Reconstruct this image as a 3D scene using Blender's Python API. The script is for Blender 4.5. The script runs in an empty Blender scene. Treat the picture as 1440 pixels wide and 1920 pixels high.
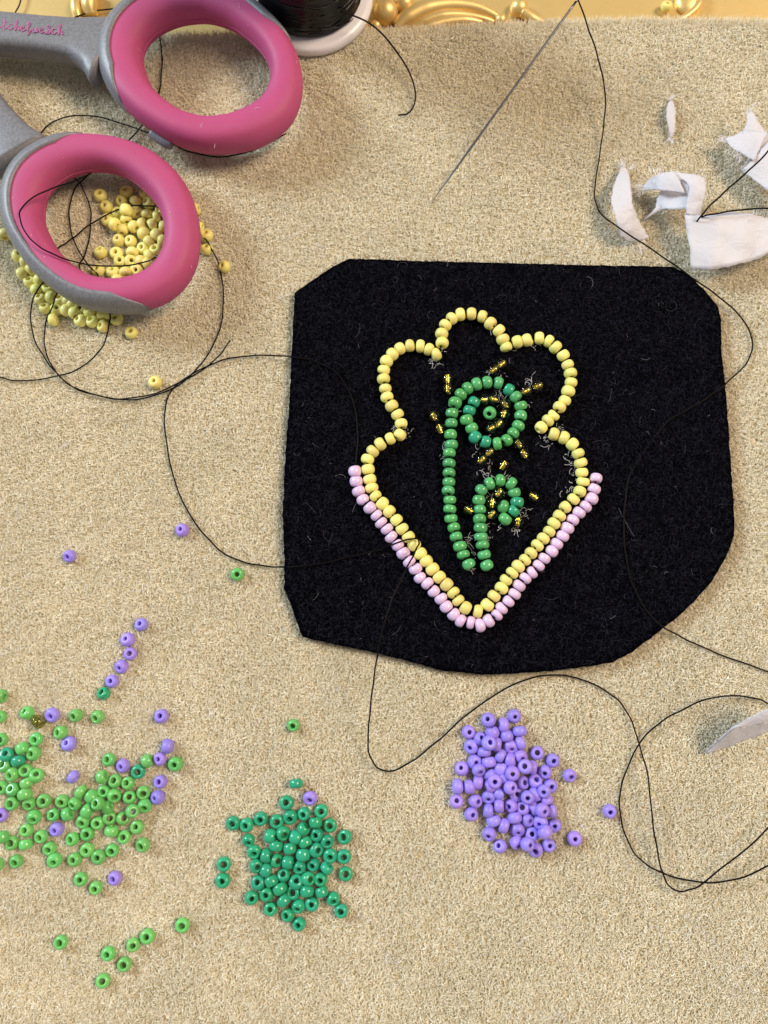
import bpy, bmesh, math, random
import numpy as np
from mathutils import Vector, Matrix

# ---------------------------------------------------------------- units: 1 = 1 cm
random.seed(7); rng = np.random.default_rng(7)
PI = math.pi
scene = bpy.context.scene
FPX, TILT, DIST = 1450.0, math.radians(8.0), 12.7       # focal length in photo pixels (1440x1920), tilt from straight down, distance
cam_data = bpy.data.cameras.new("camera")
cam = bpy.data.objects.new("camera", cam_data); scene.collection.objects.link(cam)
cam_data.sensor_fit = 'VERTICAL'; cam_data.sensor_height = 24; cam_data.sensor_width = 18
cam_data.lens = 24 * FPX / 1920
cam_data.clip_start = 0.1; cam_data.clip_end = 2000
CAM = Vector((0, -DIST * math.sin(TILT), DIST * math.cos(TILT)))
cam.location = CAM; cam.rotation_euler = (TILT, 0, 0)
cam_data.dof.use_dof = True; cam_data.dof.focus_distance = DIST - 0.15
cam_data.dof.aperture_fstop = cam_data.lens * 1e-3 / (2 * 0.055)
scene.camera = cam

world = bpy.data.worlds.new("World"); scene.world = world; world.use_nodes = True
wb = world.node_tree.nodes["Background"]; wb.inputs[0].default_value = (0.93, 0.90, 0.88, 1); wb.inputs[1].default_value = 0.27

def area(name, loc, size, power, col, target=(0, 0, 0)):
    l = bpy.data.lights.new(name, 'AREA'); l.shape = 'SQUARE'; l.size = size; l.energy = power; l.color = col
    o = bpy.data.objects.new(name, l); scene.collection.objects.link(o); o.location = loc
    o.rotation_euler = (Vector(target) - Vector(loc)).to_track_quat('-Z', 'Y').to_euler()
    return o
area("window_light", (-76, 42, 52), 28, 104000, (0.77, 0.91, 1.0))
area("room_lamp", (50, 16, 68), 30, 71000, (1.0, 0.79, 0.575))

scene.view_settings.view_transform = 'Standard'; scene.view_settings.look = 'None'
scene.view_settings.exposure = 0.0; scene.view_settings.gamma = 1.0
try: scene.cycles.use_denoising = True
except Exception: pass
scene.cycles.max_bounces = 8

# ---------------------------------------------------------------- helpers
ca, sa = math.cos(TILT), math.sin(TILT)
def P(px, py, z=0.0):
    """point at height z that the photo shows at pixel px, py"""
    x = (px - 720) / FPX; y = (960 - py) / FPX
    d = Vector((x, y * ca + sa, y * sa - ca))
    t = (z - CAM.z) / d.z
    return CAM + d * t

def link(o, parent=None):
    scene.collection.objects.link(o)
    if parent is not None: o.parent = parent
    return o
def mesh_obj(name, verts, faces, mat, parent=None, smooth=True, loc=None):
    me = bpy.data.meshes.new(name); me.from_pydata([tuple(v) for v in verts], [], faces); me.update()
    if smooth: me.polygons.foreach_set('use_smooth', [True] * len(me.polygons))
    if mat: me.materials.append(mat)
    o = bpy.data.objects.new(name, me)
    if loc is not None: o.location = loc
    return link(o, parent)
def empty(name, loc=(0, 0, 0), parent=None):
    o = bpy.data.objects.new(name, None); o.location = loc; o.empty_display_size = .2
    return link(o, parent)
def tag(o, label=None, cat=None, group=None, kind=None):
    if label: o['label'] = label
    if cat: o['category'] = cat
    if group: o['group'] = group
    if kind: o['kind'] = kind
    return o

def catmull(pts, n=8, closed=False):
    pts = [Vector(p) for p in pts]; out = []; N = len(pts)
    rngs = range(N) if closed else range(N - 1)
    for i in rngs:
        p1, p2 = pts[i], pts[(i + 1) % N]
        p0 = pts[(i - 1) % N] if (closed or i > 0) else p1 * 2 - p2
        p3 = pts[(i + 2) % N] if (closed or i + 2 < N) else p2 * 2 - p1
        # centripetal-ish
        for k in range(n):
            t = k / n; t2 = t * t; t3 = t2 * t
            out.append(0.5 * ((2 * p1) + (-p0 + p2) * t + (2 * p0 - 5 * p1 + 4 * p2 - p3) * t2 + (-p0 + 3 * p1 - 3 * p2 + p3) * t3))
    if not closed: out.append(pts[-1])
    return out

def tube(pts, r, sides=8, V=None, F=None, cap=True):
    """tube along pts; r number or list; returns verts, faces"""
    V = [] if V is None else V; F = [] if F is None else F
    n = len(pts); rr = r if isinstance(r, (list, tuple)) else [r] * n
    up = None; b0 = len(V)
    for i in range(n):
        d = (pts[min(i + 1, n - 1)] - pts[max(i - 1, 0)])
        d = d.normalized() if d.length > 1e-9 else Vector((1, 0, 0))
        if up is None: up = Vector((0, 0, 1)) if abs(d.z) < .9 else Vector((1, 0, 0))
        s = d.cross(up).normalized(); up = s.cross(d).normalized()
        for k in range(sides):
            a = 2 * PI * k / sides
            V.append(pts[i] + (s * math.cos(a) + up * math.sin(a)) * rr[i])
    for i in range(n - 1):
        for k in range(sides):
            a = b0 + i * sides + k; b = b0 + i * sides + (k + 1) % sides
            F.append((a, b, b + sides, a + sides))
    if cap:
        F.append(tuple(b0 + k for k in reversed(range(sides))))
        F.append(tuple(b0 + (n - 1) * sides + k for k in range(sides)))
    return V, F

def sphere(c, rx, ry, rz, V, F, nu=20, nv=12):
    b = len(V)
    for j in range(nv + 1):
        t = PI * j / nv
        for i in range(nu):
            a = 2 * PI * i / nu
            V.append(Vector(c) + Vector((rx * math.sin(t) * math.cos(a), ry * math.sin(t) * math.sin(a), rz * math.cos(t))))
    for j in range(nv):
        for i in range(nu):
            F.append((b + j * nu + i, b + (j + 1) * nu + i, b + (j + 1) * nu + (i + 1) % nu, b + j * nu + (i + 1) % nu))

def lathe(prof, sides=64, V=None, F=None, closed=False, origin=(0, 0, 0)):
    V = [] if V is None else V; F = [] if F is None else F; b = len(V); n = len(prof); o = Vector(origin)
    for (r, z) in prof:
        for k in range(sides):
            a = 2 * PI * k / sides; V.append(o + Vector((r * math.cos(a), r * math.sin(a), z)))
    for i in range(n if closed else n - 1):
        j = (i + 1) % n
        for k in range(sides):
            k2 = (k + 1) % sides
            F.append((b + i * sides + k, b + i * sides + k2, b + j * sides + k2, b + j * sides + k))
    return V, F

# ---------------------------------------------------------------- materials
def mat(name, col, rough=.5, metal=0, sss=0, sss_r=(.1, .1, .1), spec=.5, coat=0, trans=0, ior=1.5, noise=None, bump=None, rand=0, sheen=0, flecks=None):
    m = bpy.data.materials.new(name); m.use_nodes = True; nt = m.node_tree; N = nt.nodes; L = nt.links
    p = N["Principled BSDF"]; p.inputs["Base Color"].default_value = (*col, 1); p.inputs["Roughness"].default_value = rough
    p.inputs["Metallic"].default_value = metal; p.inputs["Specular IOR Level"].default_value = spec; p.inputs["IOR"].default_value = ior
    p.inputs["Transmission Weight"].default_value = trans; p.inputs["Coat Weight"].default_value = coat
    if sss:
        p.inputs["Subsurface Weight"].default_value = sss; p.inputs["Subsurface Radius"].default_value = sss_r; p.inputs["Subsurface Scale"].default_value = 1.0
    if sheen:
        p.inputs["Sheen Weight"].default_value = sheen; p.inputs["Sheen Roughness"].default_value = .4
    tc = N.new("ShaderNodeTexCoord"); src = None
    def mulcol(fac_socket, lo, hi, prev):
        mr = N.new("ShaderNodeMapRange"); mr.inputs[3].default_value = lo; mr.inputs[4].default_value = hi; L.new(fac_socket, mr.inputs[0])
        mx = N.new("ShaderNodeMix"); mx.data_type = 'RGBA'; mx.blend_type = 'MULTIPLY'; mx.inputs[0].default_value = 1
        if prev is None: mx.inputs[6].default_value = (*col, 1)
        else: L.new(prev, mx.inputs[6])
        L.new(mr.outputs[0], mx.inputs[7]); return mx.outputs[2]
    if noise:
        sc, amt = noise; nz = N.new("ShaderNodeTexNoise"); nz.inputs["Scale"].default_value = sc; nz.inputs["Detail"].default_value = 5
        L.new(tc.outputs["Object"], nz.inputs["Vector"]); src = mulcol(nz.outputs[0], 1 - amt, 1 + amt, src)
    if rand:
        oi = N.new("ShaderNodeObjectInfo")
        hs = N.new("ShaderNodeHueSaturation")
        mh = N.new("ShaderNodeMapRange"); mh.inputs[3].default_value = .5 - rand * .06; mh.inputs[4].default_value = .5 + rand * .06
        mv = N.new("ShaderNodeMapRange"); mv.inputs[3].default_value = 1 - rand * .6; mv.inputs[4].default_value = 1 + rand * .45
        mt = N.new("ShaderNodeMath"); mt.operation = 'MULTIPLY'; mt.inputs[1].default_value = 7.31
        fr = N.new("ShaderNodeMath"); fr.operation = 'FRACT'
        L.new(oi.outputs["Random"], mh.inputs[0]); L.new(oi.outputs["Random"], mt.inputs[0]); L.new(mt.outputs[0], fr.inputs[0]); L.new(fr.outputs[0], mv.inputs[0])
        L.new(mh.outputs[0], hs.inputs["Hue"]); L.new(mv.outputs[0], hs.inputs["Value"])
        if src: L.new(src, hs.inputs["Color"])
        else: hs.inputs["Color"].default_value = (*col, 1)
        src = hs.outputs[0]
    if flecks:
        vo = N.new("ShaderNodeTexVoronoi"); vo.inputs["Scale"].default_value = flecks
        L.new(tc.outputs["Object"], vo.inputs["Vector"])
        sx = N.new("ShaderNodeSeparateColor"); L.new(vo.outputs["Color"], sx.inputs[0])
        src = mulcol(sx.outputs[0], .82, 1.2, src)
    if src: L.new(src, p.inputs["Base Color"])
    if bump:
        sc, st, dist = bump; nb = N.new("ShaderNodeTexNoise"); nb.inputs["Scale"].default_value = sc; nb.inputs["Detail"].default_value = 6
        L.new(tc.outputs["Object"], nb.inputs["Vector"]); bm_ = N.new("ShaderNodeBump"); bm_.inputs["Strength"].default_value = st; bm_.inputs["Distance"].default_value = dist
        L.new(nb.outputs[0], bm_.inputs["Height"]); L.new(bm_.outputs[0], p.inputs["Normal"])
    return m

M = dict(
    yellow=mat("yellow_glass", (.84, .76, .24), .42, sss=.25, sss_r=(.06, .05, .02), noise=(30, .08), rand=.2),
    purple=mat("purple_glass", (.34, .25, .82), .42, sss=.2, sss_r=(.04, .03, .06), noise=(30, .08), rand=.18),
    pink=mat("pink_glass", (.74, .54, .79), .25, sss=.25, sss_r=(.06, .05, .06), coat=.4, noise=(40, .05), rand=.08),
    green=mat("green_glass", (.17, .53, .15), .22, sss=.35, sss_r=(.03, .08, .03), coat=.12, rand=.2),
    stem=mat("leaf_green_glass", (.10, .40, .14), .18, sss=.3, sss_r=(.03, .07, .03), coat=.15, rand=.2),
    emerald=mat("emerald_glass", (.03, .37, .20), .20, sss=.3, sss_r=(.01, .06, .03), coat=.15, rand=.2),
    teal=mat("teal_glass", (.035, .34, .19), .18, sss=.3, sss_r=(.01, .05, .04), coat=.15, rand=.2),
    clear=mat("clear_green_glass", (.80, .82, .50), .02, trans=1.0, ior=1.42),
    olive=mat("clear_olive_glass", (.50, .48, .10), .02, trans=.9, ior=1.5),
    foil=mat("gold_foil", (.74, .53, .14), .24, metal=1, bump=(40, .25, .01)),
    felt=mat("black_felt", (.0010, .0010, .0030), 1, spec=.02, bump=(30, .8, .03), noise=(25, .4)),
    thread=mat("black_thread", (.004, .003, .0035), .5, spec=.10, bump=(60, .2, .005)),
    grip=mat("pink_rubber", (.45, .075, .195), .55, sss=.12, sss_r=(.1, .03, .05), spec=.3, noise=(2.5, .07), bump=(60, .10, .006)),
    shell=mat("grey_plastic", (.185, .187, .21), .45, metal=.05, flecks=45, bump=(70, .08, .004)),
    print_=mat("pink_print", (.42, .12, .32), .5, noise=(30, .5)),
    steel=mat("polished_steel", (.20, .20, .24), .26, metal=1),
    brass=mat("brass", (.76, .55, .22), .42, metal=.6, noise=(1.6, .10), bump=(9, .10, .02)),
    white=mat("white_plastic", (.78, .75, .80), .28, sss=.2, sss_r=(.1, .1, .1)),
    winding=mat("wound_black_thread", (.006, .0055, .009), .2, spec=.6),
    wood=mat("table_wood", (.16, .09, .05), .5, noise=(.6, .3)),
)

def fibre_mat(name, c1, c2, c3, rough=.45, spec=.5, scale=.9):
    m = bpy.data.materials.new(name); m.use_nodes = True; nt = m.node_tree; N = nt.nodes; L = nt.links
    p = N["Principled BSDF"]; p.inputs["Roughness"].default_value = rough; p.inputs["Specular IOR Level"].default_value = spec
    ci = N.new("ShaderNodeHairInfo"); rp = N.new("ShaderNodeValToRGB")
    rp.color_ramp.elements[0].color = (*c1, 1); rp.color_ramp.elements[1].color = (*c3, 1)
    e = rp.color_ramp.elements.new(.55); e.color = (*c2, 1)
    L.new(ci.outputs["Random"], rp.inputs[0])
    tc = N.new("ShaderNodeTexCoord"); nz = N.new("ShaderNodeTexNoise"); nz.inputs["Scale"].default_value = scale; nz.inputs["Detail"].default_value = 4
    L.new(tc.outputs["Object"], nz.inputs["Vector"])
    mr = N.new("ShaderNodeMapRange"); mr.inputs[1].default_value = .3; mr.inputs[2].default_value = .7; mr.inputs[3].default_value = .94; mr.inputs[4].default_value = 1.05; L.new(nz.outputs[0], mr.inputs[0])
    mx = N.new("ShaderNodeMix"); mx.data_type = 'RGBA'; mx.blend_type = 'MULTIPLY'; mx.inputs[0].default_value = 1
    L.new(rp.outputs[0], mx.inputs[6]); L.new(mr.outputs[0], mx.inputs[7]); L.new(mx.outputs[2], p.inputs["Base Color"])
    return m
M['pile'] = fibre_mat("beige_pile", (.67, .59, .41), (.91, .83, .635), (.98, .95, .85), .45, .6)
M['mat_base'] = mat("beige_backing", (.58, .52, .36), .9, spec=.1, noise=(14, .3), bump=(22, 1, .05))
M['felt_pile'] = fibre_mat("black_wool", (.0006, .0006, .0018), (.0014, .0014, .0040), (.024, .024, .038), .7, .06, 3)
M['lint'] = fibre_mat("pale_lint", (.05, .05, .07), (.12, .12, .16), (.45, .43, .48), .5, .4)
M['fuzz'] = fibre_mat("white_fuzz", (.65, .62, .65), (.80, .78, .82), (.92, .90, .93), .6, .3)

pm = bpy.data.materials.new("white_paper"); pm.use_nodes = True
nt = pm.node_tree; N_ = nt.nodes; L_ = nt.links
pp = N_["Principled BSDF"]; pp.inputs["Base Color"].default_value = (.84, .85, .93, 1); pp.inputs["Roughness"].default_value = .5
tr = N_.new("ShaderNodeBsdfTranslucent"); tr.inputs[0].default_value = (.80, .76, .80, 1)
ms = N_.new("ShaderNodeMixShader"); ms.inputs[0].default_value = .38
tcn = N_.new("ShaderNodeTexCoord"); nz = N_.new("ShaderNodeTexNoise"); nz.inputs["Scale"].default_value = 5; nz.inputs["Detail"].default_value = 9; nz.inputs["Distortion"].default_value = 1.2
bn = N_.new("ShaderNodeBump"); bn.inputs["Strength"].default_value = .35; bn.inputs["Distance"].default_value = .06
L_.new(tcn.outputs["Object"], nz.inputs["Vector"]); L_.new(nz.outputs[0], bn.inputs["Height"]); L_.new(bn.outputs[0], pp.inputs["Normal"])
L_.new(pp.outputs[0], ms.inputs[1]); L_.new(tr.outputs[0], ms.inputs[2]); L_.new(ms.outputs[0], N_["Material Output"].inputs[0])
M['paper'] = pm

# ---------------------------------------------------------------- fibres as hair curves
def value_noise(x, y, cell, seed):
    r = np.random.default_rng(seed); G = 512; g = r.random((G, G))
    u = x / cell; v = y / cell; iu = np.floor(u).astype(int); iv = np.floor(v).astype(int); fu = u - iu; fv = v - iv
    fu = fu * fu * (3 - 2 * fu); fv = fv * fv * (3 - 2 * fv)
    a = g[iu % G, iv % G]; b = g[(iu + 1) % G, iv % G]; c = g[iu % G, (iv + 1) % G]; d = g[(iu + 1) % G, (iv + 1) % G]
    return (a * (1 - fu) + b * fu) * (1 - fv) + (c * (1 - fu) + d * fu) * fv
def curves_obj(name, pos, rad, material, parent=None):
    """pos (N,K,3), rad (N,K)"""
    n, k = pos.shape[:2]
    hc = bpy.data.hair_curves.new(name); hc.add_curves([k] * n)
    hc.attributes['position'].data.foreach_set('vector', pos.astype(np.float32).ravel())
    ra = hc.attributes.get('radius') or hc.attributes.new('radius', 'FLOAT', 'POINT')
    ra.data.foreach_set('value', rad.astype(np.float32).ravel())
    hc.materials.append(material)
    o = bpy.data.objects.new(name, hc); link(o, parent); o['kind'] = 'stuff'
    return o
def inside(poly, x, y):
    res = np.zeros(len(x), bool); n = len(poly)
    for i in range(n):
        x1, y1 = poly[i]; x2, y2 = poly[(i + 1) % n]
        c = ((y1 > y) != (y2 > y)) & (x < (x2 - x1) * (y - y1) / (y2 - y1 + 1e-12) + x1); res ^= c
    return res

# ---------------------------------------------------------------- table, tray
TRAY_Z = -.42
mesh_obj("table_top", [(-80, -80, -1.3), (80, -80, -1.3), (80, 80, -1.3), (-80, 80, -1.3)], [(0, 1, 2, 3)], M['wood'])['kind'] = 'structure'
tray = empty("brass_tray", (0, 0, TRAY_Z))
tag(tray, "gold coloured metal tray with embossed scrolls showing along the far edge of the bead mat", "tray")
V, F = [], []
xs = np.linspace(-17, 17, 60); ys = np.linspace(-17, 15, 60)
for y in ys:
    for x in xs: V.append(Vector((x, y, 0.012 * math.sin(x * 1.3) * math.sin(y * .9))))
for j in range(59):
    for i in range(59): F.append((j * 60 + i, j * 60 + i + 1, (j + 1) * 60 + i + 1, (j + 1) * 60 + i))
mesh_obj("tray_floor", V, F, M['brass'], tray)
rim = [(-17, -17), (17, -17), (17, 15), (-17, 15)]
V, F = [], []
for (hw, z) in ((0, -.15), (0, 0), (.5, .5), (.9, .75), (1.1, .7), (1.0, .5), (.3, -.2)):
    for (x, y) in rim: V.append(Vector((x + math.copysign(hw, x), y + math.copysign(hw, y), z)))
for i in range(6):
    for k in range(4): F.append((i * 4 + k, i * 4 + (k + 1) % 4, (i + 1) * 4 + (k + 1) % 4, (i + 1) * 4 + k))
mesh_obj("tray_rim", V, F, M['brass'], tray, smooth=False)
def TP(px, py, z=0):      # tray-local point
    return P(px, py, TRAY_Z + z) - Vector((0, 0, TRAY_Z))
def tball(px, py, r, name="boss"):
    V, F = [], []; c = TP(px, py, r * .55); sphere((0, 0, 0), r, r, r * .95, V, F, 24, 14)
    return mesh_obj(name, V, F, M['brass'], tray, loc=c)
for (px, py, r) in ((723, 22, .235), (726, -6, .13), (757, 6, .20), (973, 15, .17), (939, 37, .11), (705, 48, .10)): tball(px, py, r)
def tscroll(pts, radii, name="scroll_leaf"):
    c = catmull([TP(*p) for p in pts], 8); n = len(c)
    rr = list(np.interp(np.linspace(0, 1, n), np.linspace(0, 1, len(radii)), radii))
    V, F = tube(c, rr, 14); return mesh_obj(name, V, F, M['brass'], tray)
tscroll([(742, 52, .05), (765, 33, .1), (800, 17, .12), (845, 10, .12), (890, 14, .1), (925, 28, .06), (945, 42, .02)], [.11, .16, .17, .14, .11, .08, .05])
tscroll([(768, 54, .05), (795, 40, .1), (830, 30, .12), (870, 29, .1), (910, 36, .06), (935, 45, .0)], [.05, .09, .10, .08, .06, .03])
tscroll([(778, 60, .05), (805, 50, .09), (840, 41, .1), (875, 38, .1), (905, 42, .05)], [.05, .10, .10, .08, .04])
tscroll([(980, 22, .12), (998, 34, .1), (1015, 41, .05), (1032, 46, 0)], [.10, .09, .06, .02])
tscroll([(1318, -16, .12), (1310, 8, .14), (1296, 24, .12), (1278, 36, .1), (1262, 44, .05)], [.05, .06, .06, .06, .04])
V, F = [], []; sphere((0, 0, 0), .26, .30, .14, V, F); mesh_obj("boss", V, F, M['brass'], tray, loc=TP(1290, 4, .02))
tscroll([(148, -14, .1), (142, 5, .14), (144, 22, .12), (150, 40, .06)], [.08, .09, .09, .07])
tscroll([(172, -14, .1), (168, 8, .12), (172, 30, .05)], [.14, .16, .12])

# ---------------------------------------------------------------- bead mat
edge_px = [(-420, 96), (-120, 92), (60, 84), (200, 76), (330, 70), (480, 66), (640, 62), (760, 60), (880, 53), (1000, 47), (1130, 43), (1280, 42), (1440, 44), (1640, 44), (1880, 44)]
edge = [P(x, y, 0) for x, y in edge_px]
ex = np.array([e.x for e in edge]); ey = np.array([e.y for e in edge])
def top_y(x): return np.interp(x, ex, ey)
bead_mat = empty("bead_mat", (0, 0, 0))
tag(bead_mat, "beige short pile fabric bead mat that all the beads and the felt lie on", "bead mat")
V, F = [], []
nx, ny = 150, 120; X0, X1, YB = -12.5, 12.5, -14.0
for j in range(ny + 6):
    for i in range(nx):
        x = X0 + (X1 - X0) * i / (nx - 1); ty = float(top_y(x))
        if j < ny:
            y = YB + (ty - .08 - YB) * j / (ny - 1); z = -.06 + .005 * math.sin(x * 2.1 + y) * math.sin(y * 1.7 - x * .6)
        else:
            k = j - ny; a = (k + 1) / 5 * PI / 2
            if k < 5: y = ty - .08 + .10 * math.sin(a); z = -.06 - .10 * (1 - math.cos(a))
            else: y = ty + .02; z = TRAY_Z + .01
        V.append(Vector((x, y, z)))
for j in range(ny + 5):
    for i in range(nx - 1): F.append((j * nx + i, j * nx + i + 1, (j + 1) * nx + i + 1, (j + 1) * nx + i))
mesh_obj("fabric_backing", V, F, M['mat_base'], bead_mat)

FELT_Z = .15
felt_px = [(655, 485), (700, 486), (760, 488), (860, 491), (960, 493), (1070, 496), (1180, 498), (1262, 500), (1288, 510), (1318, 540), (1345, 572), (1353, 600), (1353, 650), (1360, 730), (1366, 800), (1371, 880), (1377, 960), (1377, 1003), (1362, 1045), (1335, 1088), (1300, 1130), (1262, 1163), (1220, 1196), (1185, 1222), (1150, 1241), (1080, 1252), (1000, 1260), (905, 1264), (830, 1256), (760, 1237), (700, 1222), (620, 1206), (568, 1194), (552, 1150), (533, 1102), (534, 1050), (531, 960), (536, 850), (543, 760), (547, 680), (551, 600), (553, 548), (590, 522), (620, 502)]
felt_poly = [P(x, y, FELT_Z) for x, y in felt_px]
# resample with small irregularity
fo = []
for i in range(len(felt_poly)):
    a, b = felt_poly[i], felt_poly[(i + 1) % len(felt_poly)]; n = max(2, int((b - a).length / .06))
    for k in range(n):
        q = a.lerp(b, k / n); nrm = Vector(((b - a).y, -(b - a).x, 0)).normalized()
        fo.append(q + nrm * random.uniform(-.008, .008))
felt_xy = [(p.x, p.y) for p in fo]
cx0 = sum(p.x for p in fo) / len(fo); cy0 = sum(p.y for p in fo) / len(fo)

# pile of the mat
def mat_pile(count, x0, x1, y0, y1, seed, rad, keep=.0):
    r = np.random.default_rng(seed)
    x = r.uniform(x0, x1, count); y = r.uniform(y0, y1, count)
    n1 = value_noise(x + 50, y + 50, .055, seed + 1) * .7 + value_noise(x + 50, y + 50, .13, seed + 2) * .3
    ok = (n1 > r.uniform(.10, .46, count)) & (y < top_y(x) + .0) & ~inside(felt_in, x, y)
    x = x[ok]; y = y[ok]; n = len(x)
    fl = value_noise(x + 50, y + 50, .5, seed + 3) * 2 * PI * 1.6 + value_noise(x + 50, y + 50, .12, seed + 4) * 2 * PI * .9
    ang = fl + r.normal(0, 1.3, n); Lh = r.uniform(.03, .095, n) + .06 * (r.random(n) < .08); curl = r.normal(0, 1.0, n)
    K = 4; pos = np.zeros((n, K, 3)); px = x.copy(); py = y.copy()
    pk = r.uniform(.015, .060, n); sz = -.06 - .10 * (1 - np.sqrt(np.clip(1 - (np.clip(y - (top_y(x) - .08), 0, .0999) / .1) ** 2, 0, 1)))
    hz = [sz - .01, sz + pk * .8, sz + pk * 1.15, sz + pk * r.uniform(.5, 1.2, n)]
    for k in range(K):
        pos[:, k, 0] = px; pos[:, k, 1] = py; pos[:, k, 2] = hz[k]
        st = Lh / (K - 1); px = px + np.cos(ang) * st; py = py + np.sin(ang) * st; ang = ang + curl * .5
    ra = np.full((n, K), rad) * r.uniform(.7, 1.3, (n, 1)); ra[:, -1] *= .4
    return pos, ra
felt_in = [(cx0 + (x - cx0) * .985, cy0 + (y - cy0) * .985) for x, y in felt_xy]
a1 = mat_pile(1250000, -8.2, 8.2, -9.2, 9.9, 11, .0034)
a2 = mat_pile(50000, -11.5, 11.5, -13.5, 9.9, 12, .0065)
# fringe that stands over the far edge
nfr = 12000; r = np.random.default_rng(5); fx = r.uniform(-8, 8, nfr); fy = top_y(fx) - r.uniform(-.02, .10, nfr)
pos = np.zeros((nfr, 4, 3)); an = r.normal(PI / 2, .6, nfr); ln = r.uniform(.05, .16, nfr); lift = r.uniform(.0, .07, nfr)
for k in range(4):
    pos[:, k, 0] = fx + np.cos(an) * ln * k / 3; pos[:, k, 1] = fy + np.sin(an) * ln * k / 3; pos[:, k, 2] = -.09 + lift * k / 3 + .02 * k
ra3 = np.full((nfr, 4), .004); ra3[:, -1] = .0015
pos = np.concatenate([a1[0], a2[0], pos]); rad = np.concatenate([a1[1], a2[1], ra3])
curves_obj("pile_fibre", pos, rad, M['pile'], bead_mat)
r = np.random.default_rng(77); n = 900; fx = r.uniform(-8, 8, n); fy = r.uniform(-9, 8.6, n)
fx[300:] = fx[:300].repeat(2) + r.normal(0, .10, 600); fy[300:] = fy[:300].repeat(2) + r.normal(0, .10, 600)
ok = ~inside(felt_in, fx, fy) & (fy < top_y(fx) - .1); fx = fx[ok]; fy = fy[ok]; n = len(fx); an = r.uniform(0, 2 * PI, n); Lh = r.uniform(.06, .24, n); cu = r.normal(0, .8, n)
pos = np.zeros((n, 6, 3)); zz = r.uniform(-.01, .03, n)
for k in range(6):
    pos[:, k, 0] = fx; pos[:, k, 1] = fy; pos[:, k, 2] = zz + .012 * k * (5 - k) / 6
    fx = fx + np.cos(an) * Lh / 5; fy = fy + np.sin(an) * Lh / 5; an = an + cu * .5
curves_obj("stray_lint", pos, np.full((n, 6), .0024), M['fuzz'], bead_mat)

# ---------------------------------------------------------------- felt patch
patch = empty("beaded_felt_patch", (cx0, cy0, 0))
tag(patch, "black felt patch with a bead embroidered flower outline half finished on it", "embroidered patch")
def loc(v): return v - Vector((cx0, cy0, 0))
V, F = [], []; n = len(fo)
rings = [(0, .0), (-.0, .05), (.012, FELT_Z - .03), (.0, FELT_Z - .012), (-.02, FELT_Z)]
for off, z in rings:
    for p in fo:
        d = Vector((p.x - cx0, p.y - cy0, 0)); d.normalize(); V.append(Vector((p.x - cx0 + d.x * off, p.y - cy0 + d.y * off, z)))
for i in range(len(rings) - 1):
    for k in range(n): F.append((i * n + k, i * n + (k + 1) % n, (i + 1) * n + (k + 1) % n, (i + 1) * n + k))
F.append(tuple((len(rings) - 1) * n + k for k in range(n)))
mesh_obj("felt_sheet", V, F, M['felt'], patch, smooth=False)
r = np.random.default_rng(21); cnt = 150000
bx0, bx1 = min(q[0] for q in felt_xy), max(q[0] for q in felt_xy); by0, by1 = min(q[1] for q in felt_xy), max(q[1] for q in felt_xy)
x = r.uniform(bx0, bx1, cnt); y = r.uniform(by0, by1, cnt); ok = inside(felt_in, x, y); x = x[ok]; y = y[ok]; n = len(x)
ang = r.uniform(0, 2 * PI, n); Lh = r.uniform(.04, .14, n); curl = r.normal(0, 1.0, n)
pos = np.zeros((n, 4, 3)); px, py = x - cx0, y - cy0; pk = r.uniform(.004, .035, n)
for k in range(4):
    pos[:, k, 0] = px; pos[:, k, 1] = py; pos[:, k, 2] = FELT_Z - .005 + pk * [0, .8, 1, .7][k]
    px = px + np.cos(ang) * Lh / 3; py = py + np.sin(ang) * Lh / 3; ang = ang + curl * .5
ra = np.full((n, 4), .0035); ra[:, -1] = .0012
curves_obj("wool_fibre", pos, ra, M['felt_pile'], patch)
n = 200; x = r.uniform(bx0, bx1, n * 2); y = r.uniform(by0, by1, n * 2); ok = inside(felt_in, x, y); x = x[ok][:n]; y = y[ok][:n]; n = len(x)
ang = r.uniform(0, 2 * PI, n); Lh = r.exponential(.07, n) + .02; curl = r.normal(0, .9, n)
pos = np.zeros((n, 5, 3)); px, py = x - cx0, y - cy0
for k in range(5):
    pos[:, k, 0] = px; pos[:, k, 1] = py; pos[:, k, 2] = FELT_Z + .022 + r.uniform(0, .012, n)
    px = px + np.cos(ang) * Lh / 4; py = py + np.sin(ang) * Lh / 4; ang = ang + curl * .5
curves_obj("lint", pos, np.full((n, 5), .0013), M['lint'], patch)
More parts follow.
